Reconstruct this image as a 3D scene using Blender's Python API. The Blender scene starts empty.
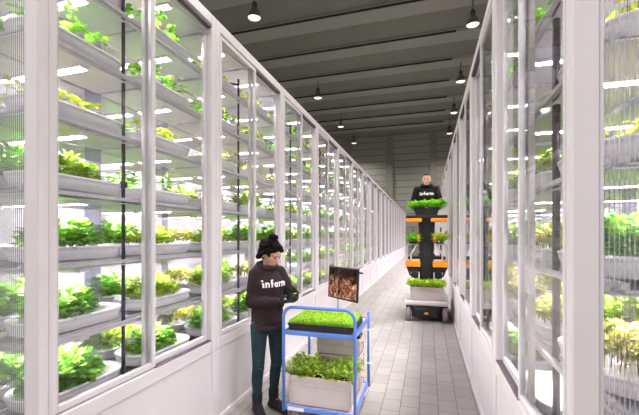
import bpy, bmesh, math, random
from mathutils import Vector, Matrix, Euler
from mathutils.bvhtree import BVHTree
R = math.radians
PI = math.pi
scene = bpy.context.scene
COL = scene.collection

# ------------------------------------------------------------------ camera
cam_d = bpy.data.cameras.new('camera')
cam = bpy.data.objects.new('camera', cam_d)
COL.objects.link(cam)
scene.camera = cam
cam.location = (0, 0, 1.68)
cam.rotation_euler = (R(90), 0, R(16.7))
cam_d.sensor_width = 36
cam_d.lens = 36 * 360 / 639
cam_d.shift_y = 28 / 639
cam_d.clip_start = 0.05
cam_d.clip_end = 200

scene.view_settings.view_transform = 'Standard'
scene.view_settings.look = 'None'
scene.view_settings.gamma = 1
scene.view_settings.exposure = 1.42
scene.view_settings.use_curve_mapping = False
cy = scene.cycles
cy.max_bounces = 10
cy.transparent_max_bounces = 32
cy.diffuse_bounces = 4
cy.glossy_bounces = 4
cy.caustics_reflective = False
cy.caustics_refractive = False
cy.sample_clamp_indirect = 4

# ------------------------------------------------------------------ materials
def srgb(r, g, b):
    f = lambda c: (c / 255 / 12.92) if c / 255 <= .04045 else ((c / 255 + .055) / 1.055) ** 2.4
    return (f(r), f(g), f(b), 1)

def newmat(name):
    m = bpy.data.materials.new(name)
    m.use_nodes = True
    nt = m.node_tree
    return m, nt, nt.nodes, nt.links, nt.nodes['Principled BSDF']

def pmat(name, rgb, rough=.5, metal=0, noise=.06, nscale=6, spec=.5, bump=0, bscale=60):
    m, nt, N, L, p = newmat(name)
    p.inputs['Roughness'].default_value = rough
    p.inputs['Metallic'].default_value = metal
    p.inputs['Specular IOR Level'].default_value = spec
    c = srgb(*rgb)
    tc = N.new('ShaderNodeTexCoord')
    nz = N.new('ShaderNodeTexNoise')
    nz.inputs['Scale'].default_value = nscale
    nz.inputs['Detail'].default_value = 4
    L.new(tc.outputs['Object'], nz.inputs['Vector'])
    rp = N.new('ShaderNodeValToRGB')
    rp.color_ramp.elements[0].position = .3
    rp.color_ramp.elements[1].position = .7
    rp.color_ramp.elements[0].color = tuple(x * (1 - noise) for x in c[:3]) + (1,)
    rp.color_ramp.elements[1].color = tuple(min(1, x * (1 + noise)) for x in c[:3]) + (1,)
    L.new(nz.outputs['Fac'], rp.inputs['Fac'])
    L.new(rp.outputs['Color'], p.inputs['Base Color'])
    if bump:
        n2 = N.new('ShaderNodeTexNoise')
        n2.inputs['Scale'].default_value = bscale
        L.new(tc.outputs['Object'], n2.inputs['Vector'])
        b = N.new('ShaderNodeBump')
        b.inputs['Strength'].default_value = bump
        b.inputs['Distance'].default_value = .01
        L.new(n2.outputs['Fac'], b.inputs['Height'])
        L.new(b.outputs['Normal'], p.inputs['Normal'])
    return m

def emat(name, rgb, strength):
    m, nt, N, L, p = newmat(name)
    N.remove(p)
    e = N.new('ShaderNodeEmission')
    e.inputs['Color'].default_value = srgb(*rgb)
    e.inputs['Strength'].default_value = strength
    L.new(e.outputs[0], N['Material Output'].inputs['Surface'])
    return m

def glassmat(name, tint=(1, 1, 1), milk=0, ior=1.45, rough=.02):
    m, nt, N, L, p = newmat(name)
    N.remove(p)
    t = N.new('ShaderNodeBsdfTransparent')
    t.inputs['Color'].default_value = tint + (1,)
    g = N.new('ShaderNodeBsdfGlossy')
    g.inputs['Roughness'].default_value = rough
    lw = N.new('ShaderNodeLayerWeight'); lw.inputs['Blend'].default_value = .5
    pw = N.new('ShaderNodeMath'); pw.operation = 'POWER'; pw.inputs[1].default_value = 5
    L.new(lw.outputs['Facing'], pw.inputs[0])
    r0 = ((ior - 1) / (ior + 1)) ** 2
    ma = N.new('ShaderNodeMath'); ma.operation = 'MULTIPLY_ADD'
    ma.inputs[1].default_value = 1 - r0; ma.inputs[2].default_value = r0
    L.new(pw.outputs[0], ma.inputs[0])
    mx = N.new('ShaderNodeMixShader')
    L.new(ma.outputs[0], mx.inputs[0])
    last = t
    if milk:
        d = N.new('ShaderNodeBsdfDiffuse')
        d.inputs['Color'].default_value = (.9, .88, .9, 1)
        tr = N.new('ShaderNodeBsdfTranslucent')
        tr.inputs['Color'].default_value = (.9, .88, .92, 1)
        a = N.new('ShaderNodeMixShader')
        L.new(d.outputs[0], a.inputs[1]); L.new(tr.outputs[0], a.inputs[2])
        b = N.new('ShaderNodeMixShader')
        b.inputs[0].default_value = milk
        L.new(t.outputs[0], b.inputs[1]); L.new(a.outputs[0], b.inputs[2])
        last = b
    L.new(last.outputs[0], mx.inputs[1])
    L.new(g.outputs[0], mx.inputs[2])
    L.new(mx.outputs[0], N['Material Output'].inputs['Surface'])
    return m

def leafmat(name, c0, c1, c2):
    m, nt, N, L, p = newmat(name)
    gm = N.new('ShaderNodeNewGeometry')
    rp = N.new('ShaderNodeValToRGB')
    e = rp.color_ramp.elements
    e[0].color = srgb(*c0); e[1].color = srgb(*c2)
    x = e.new(.5); x.color = srgb(*c1)
    L.new(gm.outputs['Random Per Island'], rp.inputs['Fac'])
    L.new(rp.outputs['Color'], p.inputs['Base Color'])
    p.inputs['Roughness'].default_value = .5
    tr = N.new('ShaderNodeBsdfTranslucent')
    L.new(rp.outputs['Color'], tr.inputs['Color'])
    mx = N.new('ShaderNodeMixShader')
    mx.inputs[0].default_value = .35
    L.new(p.outputs[0], mx.inputs[1]); L.new(tr.outputs[0], mx.inputs[2])
    L.new(mx.outputs[0], N['Material Output'].inputs['Surface'])
    return m

M = {}
M['frame'] = pmat('painted_steel', (218, 211, 212), .38, 0, .02, 3)
M['panel'] = pmat('grey_panel', (212, 206, 206), .45, 0, .025, 2)
M['gasket'] = pmat('dark_gasket', (92, 80, 86), .6)
M['alu'] = pmat('brushed_aluminium', (206, 201, 206), .35, .2, .05, 20)
M['rod'] = pmat('dark_rod', (62, 52, 62), .35, .5)
M['white_plastic'] = pmat('white_tray_plastic', (244, 240, 244), .35, 0, .02, 5)
M['back'] = pmat('white_back_panel', (240, 234, 240), .4, 0, .03, 4)
M['pan'] = pmat('dark_drip_pan', (96, 84, 90), .5)
M['housing'] = pmat('light_housing', (246, 240, 248), .4)
M['led'] = emat('grow_led', (250, 243, 255), 122)
M['glass'] = glassmat('clear_glass', (.97, .975, .975))
M['poly'] = glassmat('polycarbonate_sheet', (.985, .985, .985), .015, 1.2, .12)
M['rib'] = glassmat('polycarbonate_rib', (.96, .96, .96), .26, 1.25, .2)
M['lavender'] = glassmat('lavender_sheet', (.80, .78, .92), .22, 1.3, .15)
M['blue'] = pmat('blue_powder_coat', (92, 128, 205), .35, 0, .03)
M['crate'] = pmat('grey_crate_plastic', (196, 184, 180), .45, 0, .03, 9)
M['black'] = pmat('black_plastic', (21, 20, 24), .45, 0, .08)
M['dark'] = pmat('dark_grey_metal', (52, 52, 58), .4, .2)
M['rubber'] = pmat('grey_rubber', (118, 108, 108), .7)
M['orange'] = pmat('orange_pad', (250, 150, 20), .45, 0, .03)
M['deck'] = pmat('light_grey_deck', (216, 208, 206), .4)
M['chrome'] = pmat('chrome_tube', (222, 220, 222), .25, .15)
M['shelf'] = pmat('grey_shelf_board', (188, 182, 186), .4)
M['soil'] = pmat('dark_soil', (48, 36, 28), .9, 0, .3, 60, .2, .6, 120)
M['lampdome'] = pmat('lamp_aluminium', (120, 116, 110), .35, .6)
M['lampiron'] = pmat('lamp_dark_fitting', (62, 58, 54), .5, .3)
M['bulb'] = emat('lamp_diffuser', (255, 246, 232), 1.1)
M['skin'] = pmat('skin_tone', (214, 160, 138), .5, 0, .04, 12)
M['skin2'] = pmat('skin_tone_pale', (222, 172, 152), .5, 0, .04, 12)
M['hair'] = pmat('dark_hair', (24, 15, 18), .65, 0, .35, 70, .05, .6, 130)
M['hair2'] = pmat('brown_hair', (58, 42, 34), .5, 0, .3, 70, .4, .5, 120)
M['hood'] = pmat('dark_brown_fleece', (48, 35, 37), .85, 0, .10, 14, .25, .5, 22)
M['hood2'] = pmat('black_fleece', (20, 19, 23), .85, 0, .10, 14, .25, .4, 22)
M['jeans'] = pmat('dark_teal_denim', (34, 54, 60), .8, 0, .14, 16, .25, .4, 26)
M['trouser'] = pmat('black_cloth', (38, 35, 40), .8, 0, .12, 16, .25)
M['boot'] = pmat('dark_suede', (27, 24, 26), .75, 0, .12, 20)
M['glove'] = pmat('black_glove', (36, 33, 37), .4, 0, .1, 20)
M['eye'] = pmat('eye_dark', (40, 28, 24), .2)
M['lip'] = pmat('lip_tone', (186, 108, 98), .5)
M['print'] = pmat('white_print', (240, 238, 238), .7, 0, .01)
M['sticker'] = pmat('white_sticker', (235, 236, 240), .5, 0, .01)
M['stem'] = pmat('plant_stem', (150, 150, 90), .6)
M['redstem'] = pmat('plant_stem_brown', (128, 92, 74), .6)
M['basil'] = leafmat('basil_leaf', (80, 148, 32), (124, 186, 46), (170, 214, 76))
M['lettuce'] = leafmat('lettuce_leaf', (116, 164, 34), (162, 196, 46), (204, 216, 84))
M['redleaf'] = leafmat('red_lettuce_leaf', (140, 110, 70), (164, 174, 60), (204, 212, 84))
M['sprout'] = leafmat('seedling_leaf', (134, 162, 38), (182, 196, 46), (216, 214, 76))
M['micro'] = leafmat('microgreen_leaf', (160, 214, 46), (190, 232, 66), (216, 246, 104))
M['cartleaf'] = leafmat('crate_lettuce_leaf', (134, 158, 60), (180, 216, 70), (222, 240, 112))
M['liftleaf'] = leafmat('lift_lettuce_leaf', (160, 200, 54), (192, 226, 66), (220, 240, 104))
M['liftherb'] = leafmat('lift_herb_leaf', (116, 186, 44), (146, 216, 54), (184, 236, 88))

# concrete ceiling and far wall
M['ceil'] = pmat('concrete_ceiling', (118, 119, 109), .9, 0, .06, .7, .2)
M['beam'] = pmat('concrete_beam', (142, 142, 132), .9, 0, .05, .9, .2)
M['shade_strip'] = pmat('painted_shade', (42, 36, 34), .9)  # dark colour of the strips that imitate shade along the beams
M['wallside'] = pmat('concrete_wall', (120, 117, 110), .9, 0, .05, .7, .2)

def farwall_mat(name, rgb):
    m, nt, N, L, p = newmat(name)
    tc = N.new('ShaderNodeTexCoord')
    sp = N.new('ShaderNodeSeparateXYZ')
    L.new(tc.outputs['Object'], sp.inputs[0])
    mul = N.new('ShaderNodeMath'); mul.operation = 'MULTIPLY'; mul.inputs[1].default_value = 1 / .6
    L.new(sp.outputs['Z'], mul.inputs[0])
    fr = N.new('ShaderNodeMath'); fr.operation = 'FRACT'
    L.new(mul.outputs[0], fr.inputs[0])
    rp = N.new('ShaderNodeValToRGB')
    c = srgb(*rgb)
    e = rp.color_ramp.elements
    e[0].position = 0; e[0].color = tuple(x * .35 for x in c[:3]) + (1,)
    e[1].position = .14; e[1].color = c
    x = e.new(.06); x.color = tuple(v * .45 for v in c[:3]) + (1,)
    L.new(fr.outputs[0], rp.inputs[0])
    L.new(rp.outputs[0], p.inputs['Base Color'])
    b = N.new('ShaderNodeBump'); b.inputs['Distance'].default_value = .03
    L.new(rp.outputs[0], b.inputs['Height'])
    L.new(b.outputs[0], p.inputs['Normal'])
    p.inputs['Roughness'].default_value = .8
    return m
M['farwall'] = farwall_mat('dark_board_wall', (134, 133, 123))
M['pilaster'] = pmat('dark_pilaster', (120, 117, 107), .8, 0, .04, 1)

def floor_mat():
    m, nt, N, L, p = newmat('concrete_pavers')
    tc = N.new('ShaderNodeTexCoord')
    sp = N.new('ShaderNodeSeparateXYZ')
    L.new(tc.outputs['Object'], sp.inputs[0])
    cb = N.new('ShaderNodeCombineXYZ')
    L.new(sp.outputs['Y'], cb.inputs['X'])
    ad = N.new('ShaderNodeMath'); ad.inputs[1].default_value = 20 * .178 - .1
    L.new(sp.outputs['X'], ad.inputs[0])
    L.new(ad.outputs[0], cb.inputs['Y'])
    br = N.new('ShaderNodeTexBrick')
    br.inputs['Scale'].default_value = 1
    br.inputs['Brick Width'].default_value = .25
    br.inputs['Row Height'].default_value = .178
    br.inputs['Mortar Size'].default_value = .0035
    br.inputs['Mortar Smooth'].default_value = .3
    br.inputs['Color1'].default_value = srgb(172, 166, 160)
    br.inputs['Color2'].default_value = srgb(162, 156, 151)
    br.inputs['Mortar'].default_value = srgb(104, 97, 93)
    br.offset = .5
    L.new(cb.outputs[0], br.inputs['Vector'])
    nz = N.new('ShaderNodeTexNoise')
    nz.inputs['Scale'].default_value = 1.3; nz.inputs['Detail'].default_value = 6
    L.new(tc.outputs['Object'], nz.inputs['Vector'])
    rp = N.new('ShaderNodeValToRGB')
    rp.color_ramp.elements[0].position = .3; rp.color_ramp.elements[1].position = .7
    rp.color_ramp.elements[0].color = (.86, .86, .86, 1)
    rp.color_ramp.elements[1].color = (1.0, 1.0, 1.0, 1)
    L.new(nz.outputs['Fac'], rp.inputs[0])
    mx = N.new('ShaderNodeMix'); mx.data_type = 'RGBA'; mx.blend_type = 'MULTIPLY'
    mx.inputs[0].default_value = 1
    L.new(br.outputs['Color'], mx.inputs[6]); L.new(rp.outputs[0], mx.inputs[7])
    L.new(mx.outputs[2], p.inputs['Base Color'])
    b = N.new('ShaderNodeBump'); b.inputs['Distance'].default_value = .004; b.inputs['Strength'].default_value = .5
    b.invert = True
    L.new(br.outputs['Fac'], b.inputs['Height'])
    L.new(b.outputs[0], p.inputs['Normal'])
    p.inputs['Roughness'].default_value = .62
    return m
M['floor'] = floor_mat()

def screen_mat():
    m, nt, N, L, p = newmat('monitor_picture')
    N.remove(p)
    tc = N.new('ShaderNodeTexCoord')
    sp = N.new('ShaderNodeSeparateXYZ')
    L.new(tc.outputs['Object'], sp.inputs[0])
    mp = N.new('ShaderNodeMapping'); mp.inputs['Scale'].default_value = (30, 30, 22)
    L.new(tc.outputs['Object'], mp.inputs[0])
    nz = N.new('ShaderNodeTexNoise'); nz.inputs['Scale'].default_value = 1; nz.inputs['Detail'].default_value = 6
    nz.inputs['Distortion'].default_value = 1.2
    L.new(mp.outputs[0], nz.inputs['Vector'])
    rp = N.new('ShaderNodeValToRGB')
    e = rp.color_ramp.elements
    e[0].position = .36; e[0].color = srgb(40, 18, 10)
    e[1].position = .68; e[1].color = srgb(250, 226, 204)
    for pos, c in ((.45, (110, 50, 26)), (.52, (176, 104, 66)), (.6, (214, 168, 140))):
        x = e.new(pos); x.color = srgb(*c)
    L.new(nz.outputs['Fac'], rp.inputs[0])
    mr = N.new('ShaderNodeMapRange')
    mr.inputs['From Min'].default_value = .09; mr.inputs['From Max'].default_value = -.03
    mr.inputs['To Min'].default_value = .06; mr.inputs['To Max'].default_value = 1
    L.new(sp.outputs['Z'], mr.inputs[0])
    em = N.new('ShaderNodeEmission')
    L.new(rp.outputs[0], em.inputs['Color'])
    mu = N.new('ShaderNodeMath'); mu.operation = 'MULTIPLY'; mu.inputs[1].default_value = .36
    L.new(mr.outputs[0], mu.inputs[0])
    L.new(mu.outputs[0], em.inputs['Strength'])
    gl = N.new('ShaderNodeBsdfGlossy'); gl.inputs['Roughness'].default_value = .15
    mx = N.new('ShaderNodeMixShader'); mx.inputs[0].default_value = .04
    L.new(em.outputs[0], mx.inputs[1]); L.new(gl.outputs[0], mx.inputs[2])
    L.new(mx.outputs[0], N['Material Output'].inputs['Surface'])
    return m
M['screen'] = screen_mat()

# ------------------------------------------------------------------ mesh builder
class MB:
    def __init__(self):
        self.v = []; self.f = []; self.mi = []; self.sm = []
    def add(self, verts, faces, mi=0, smooth=False):
        o = len(self.v)
        self.v.extend([tuple(p) for p in verts])
        for f in faces:
            self.f.append(tuple(i + o for i in f)); self.mi.append(mi); self.sm.append(smooth)
        return self
    def box(self, x0, x1, y0, y1, z0, z1, mi=0, bev=0):
        if x0 > x1: x0, x1 = x1, x0
        if y0 > y1: y0, y1 = y1, y0
        if bev:
            b = min(bev, (x1 - x0) * .45, (y1 - y0) * .45, (z1 - z0) * .45)
            rings = []
            for (d, z) in ((b, z0), (0, z0 + b), (0, z1 - b), (b, z1)):
                a0, a1, c0, c1 = x0 + d, x1 - d, y0 + d, y1 - d
                rings.append([(a0 + b, c0, z), (a1 - b, c0, z), (a1, c0 + b, z), (a1, c1 - b, z),
                              (a1 - b, c1, z), (a0 + b, c1, z), (a0, c1 - b, z), (a0, c0 + b, z)])
            return self.loft(rings, mi)
        V = [(x, y, z) for z in (z0, z1) for (x, y) in ((x0, y0), (x1, y0), (x1, y1), (x0, y1))]
        F = [(3, 2, 1, 0), (4, 5, 6, 7), (0, 1, 5, 4), (1, 2, 6, 5), (2, 3, 7, 6), (3, 0, 4, 7)]
        return self.add(V, F, mi)
    def loft(self, rings, mi=0, smooth=False, cap0=True, cap1=True):
        n = len(rings[0]); V = []; F = []
        for r in rings: V.extend(r)
        for k in range(len(rings) - 1):
            for i in range(n):
                j = (i + 1) % n
                F.append((k * n + i, k * n + j, (k + 1) * n + j, (k + 1) * n + i))
        self.add(V, F, mi, smooth)
        o = len(self.v) - len(V)
        if cap0: self.f.append(tuple(o + i for i in range(n - 1, -1, -1))); self.mi.append(mi); self.sm.append(False)
        if cap1: self.f.append(tuple(o + (len(rings) - 1) * n + i for i in range(n))); self.mi.append(mi); self.sm.append(False)
        return self
    def tube(self, pts, r, n=8, mi=0, cap=True):
        pts = [Vector(p) for p in pts]
        rr = r if isinstance(r, (list, tuple)) else [r] * len(pts)
        rings = []; up = None
        for i, p in enumerate(pts):
            if i == 0: t = pts[1] - pts[0]
            elif i == len(pts) - 1: t = pts[-1] - pts[-2]
            else: t = (pts[i + 1] - p).normalized() + (p - pts[i - 1]).normalized()
            t.normalize()
            if up is None:
                up = Vector((0, 0, 1)) if abs(t.z) < .9 else Vector((1, 0, 0))
            a = t.cross(up)
            if a.length < 1e-5: a = t.cross(Vector((0, 1, 0)))
            a.normalize(); b = a.cross(t).normalized(); up = b
            rings.append([tuple(p + a * math.cos(q) * rr[i] + b * math.sin(q) * rr[i]) for q in [2 * PI * k / n for k in range(n)]])
        return self.loft(rings, mi, True, cap, cap)
    def lathe(self, prof, c=(0, 0, 0), n=20, mi=0, axis='z', cap0=True, cap1=True):
        rings = []
        for (r, h) in prof:
            ring = []
            for k in range(n):
                q = 2 * PI * k / n
                if axis == 'z': ring.append((c[0] + r * math.cos(q), c[1] + r * math.sin(q), c[2] + h))
                elif axis == 'x': ring.append((c[0] + h, c[1] + r * math.cos(q), c[2] + r * math.sin(q)))
                else: ring.append((c[0] + r * math.sin(q), c[1] + h, c[2] + r * math.cos(q)))
            rings.append(ring)
        return self.loft(rings, mi, True, cap0, cap1)
    def mesh(self, name, mats):
        me = bpy.data.meshes.new(name)
        me.from_pydata(self.v, [], self.f)
        for m in (mats if isinstance(mats, (list, tuple)) else [mats]): me.materials.append(m)
        me.polygons.foreach_set('material_index', self.mi)
        me.polygons.foreach_set('use_smooth', self.sm)
        me.update()
        bm = bmesh.new(); bm.from_mesh(me)
        if self.closed: bmesh.ops.recalc_face_normals(bm, faces=bm.faces)
        bm.to_mesh(me); bm.free()
        return me
    closed = True

def tag(o, label=None, cat=None, group=None, kind=None):
    if label: o['label'] = label
    if cat: o['category'] = cat
    if group: o['group'] = group
    if kind: o['kind'] = kind
    return o

def inst(name, me, parent=None, loc=None, rz=None):
    o = bpy.data.objects.new(name, me)
    COL.objects.link(o)
    if parent: o.parent = parent
    if loc: o.location = loc
    if rz is not None: o.rotation_euler = (0, 0, rz)
    return o

def empty(name, loc, rz=0, label=None, cat=None, group=None):
    o = bpy.data.objects.new(name, None)
    COL.objects.link(o)
    o.location = loc; o.rotation_euler = (0, 0, rz); o.empty_display_size = .1
    return tag(o, label, cat, group)

def part(name, mb, mats, parent=None, label=None):
    o = inst(name, mb.mesh(name, mats), parent)
    if label: o['label'] = label
    return o

def rrect(cx, cy_, w, l, r, z, n=5):
    r = min(r, w / 2 - 1e-4, l / 2 - 1e-4); out = []
    for (sx, sy, a0) in ((1, 1, 0), (-1, 1, 90), (-1, -1, 180), (1, -1, 270)):
        for k in range(n + 1):
            a = R(a0 + 90 * k / n)
            out.append((cx + sx * (w / 2 - r) + r * math.cos(a), cy_ + sy * (l / 2 - r) + r * math.sin(a), z))
    return out

ORD = ['zeroth', 'first', 'second', 'third', 'fourth', 'fifth', 'sixth', 'seventh', 'eighth', 'ninth', 'tenth', 'eleventh',
       'twelfth', 'thirteenth', 'fourteenth', 'fifteenth', 'sixteenth', 'seventeenth', 'eighteenth', 'nineteenth', 'twentieth']

# ------------------------------------------------------------------ the hall
def struct(name, mb, mat):
    return tag(part(name, mb, mat), kind='structure')
CZ = 10.75          # ceiling height
HX0, HX1, HY0, HY1 = -16, 14, -8, 33.2
mb = MB(); mb.box(HX0, HX1, HY0, HY1, -.1, 0); struct('floor', mb, M['floor'])
mb = MB(); mb.box(HX0, HX1, HY0, HY1, CZ, CZ + .3); struct('ceiling', mb, M['ceil'])
mb = MB(); mb.box(HX0, HX1, HY1, HY1 + .3, 0, CZ); struct('wall_back', mb, M['farwall'])
mb = MB(); mb.box(HX0 - .3, HX0, HY0, HY1, 0, CZ); struct('wall_left', mb, M['wallside'])
mb = MB(); mb.box(HX1, HX1 + .3, HY0, HY1, 0, CZ); struct('wall_right', mb, M['wallside'])
for k in range(-3, 5):
    x = -3.3 + 3.8 * k
    mb = MB(); mb.box(x - .32, x + .32, HY1 - .22, HY1 - .001, 0, CZ - .2)
    struct('trim_%d' % (k + 4), mb, M['pilaster'])
bi = 0
for k in range(11):
    y = 3.8 + 2.6 * k
    b = struct('ceiling_beam', MB().box(HX0 + .01, HX1 - .01, y, y + .85, CZ - .16, CZ - .001), M['beam'])
    part('shade_strip', MB().box(HX0 + .02, 1.2, y - .03, y - .002, CZ - .172, CZ - .09), M['shade_strip'], b, 'dark strip standing in for shade along the beam')  # dark strip put in for the shaded gap on the beam's near face

# ------------------------------------------------------------------ crops
def leaf(mb, base, d, up, Ln, W, curl=.35, cup=.25, mi=0):
    d = d.normalized()
    s = d.cross(up)
    if s.length < 1e-4: s = Vector((1, 0, 0))
    s.normalize(); n = s.cross(d).normalized()
    V = []
    for t, w in ((0, .1), (.28, .46), (.65, .5), (.92, .24)):
        c = base + d * (Ln * t) - n * (curl * Ln * t * t)
        V += [c - s * (w * W) + n * (cup * w * W), c, c + s * (w * W) + n * (cup * w * W)]
    F = []
    for r in range(3):
        for q in range(2):
            a = r * 3 + q
            F.append((a, a + 1, a + 4, a + 3))
    F.append((9, 10, 11))
    mb.add(V, F, mi, True)

def rdir(rnd, out, up=.5, jit=.7):
    d = Vector(out) + Vector((rnd.uniform(-jit, jit), rnd.uniform(-jit, jit), rnd.uniform(-jit, jit) + up))
    return d.normalized() if d.length > 1e-3 else Vector((0, 0, 1))

def bush(seed, a, b, h, N, l0, l1, wr, stems=14, up=.4, smi=1, low=.15):
    rnd = random.Random(seed); mb = MB(); mb.closed = False
    for i in range(N):
        q = rnd.uniform(0, 2 * PI); rr = math.sqrt(rnd.random())
        x, y = a * rr * math.cos(q), b * rr * math.sin(q)
        hh = h * (1 - .55 * rr ** 3) * (.75 + .25 * math.sin(9 * x / a + 5 * y / b + seed))
        z = hh * (low + (1 - low) * rnd.random() ** .75)
        L_ = rnd.uniform(l0, l1)
        o = Vector((math.cos(q) * rr, math.sin(q) * rr, 0))
        d = rdir(rnd, o, up, .65)
        leaf(mb, Vector((x, y, max(.0, z - L_ * .3 * d.z))), d, Vector((0, 0, 1)), L_, L_ * wr, rnd.uniform(.1, .5), rnd.uniform(.1, .4))
    for i in range(stems):
        q = rnd.uniform(0, 2 * PI); rr = .85 * math.sqrt(rnd.random())
        x, y = a * rr * math.cos(q), b * rr * math.sin(q)
        mb.tube([(x, y, 0), (x + rnd.uniform(-.01, .01), y, h * .35), (x * 1.1, y * 1.1, h * .7)], .0025, 4, smi)
    return mb

def seedlings(seed, n, b, h0, h1, l0, l1):
    rnd = random.Random(seed); mb = MB(); mb.closed = False
    for i in range(n):
        y = -b + 2 * b * (i + .5) / n + rnd.uniform(-.02, .02); x = rnd.uniform(-.09, .11)
        h = rnd.uniform(h0, h1)
        top = Vector((x + rnd.uniform(-.02, .03), y + rnd.uniform(-.02, .02), h))
        mb.tube([(x, y, 0), (x, y, h * .5), top], .002, 4, 1)
        for k in range(rnd.randint(6, 9)):
            q = rnd.uniform(0, 2 * PI)
            L_ = rnd.uniform(l0, l1)
            z = h * rnd.uniform(.45, 1)
            leaf(mb, Vector((x + (top.x - x) * z / h, y + (top.y - y) * z / h, z)), Vector((math.cos(q), math.sin(q), rnd.uniform(.1, .7))), Vector((0, 0, 1)), L_, L_ * .75, rnd.uniform(.1, .5))
    return mb

CROPS = {}
def crop(kind, mb, mats, words): CROPS.setdefault(kind, []).append((mb.mesh(kind, mats), words))
for s in (1, 2, 3):
    crop('basil', bush(s, .15, .215, .205, 560, .038, .060, .88, up=.5, low=.02), [M['basil'], M['stem']], 'bushy bright green basil')
    crop('lettuce', bush(s + 10, .15, .23, .185, 500, .034, .052, .85, up=.7, low=.04), [M['lettuce'], M['stem']], 'dense yellow-green lettuce')
    crop('redlettuce', bush(s + 20, .15, .25, .175, 340, .032, .052, .85, 40, .6, 1, .4), [M['redleaf'], M['redstem']], 'red-tinged loose lettuce')
    crop('seedling', seedlings(s + 30, 13, .25, .07, .13, .034, .054), [M['sprout'], M['stem']], 'sparse yellow-green seedlings')
    crop('herb', seedlings(s + 40, 16, .25, .09, .18, .036, .058), [M['basil'], M['stem']], 'young green herb seedlings')

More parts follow.
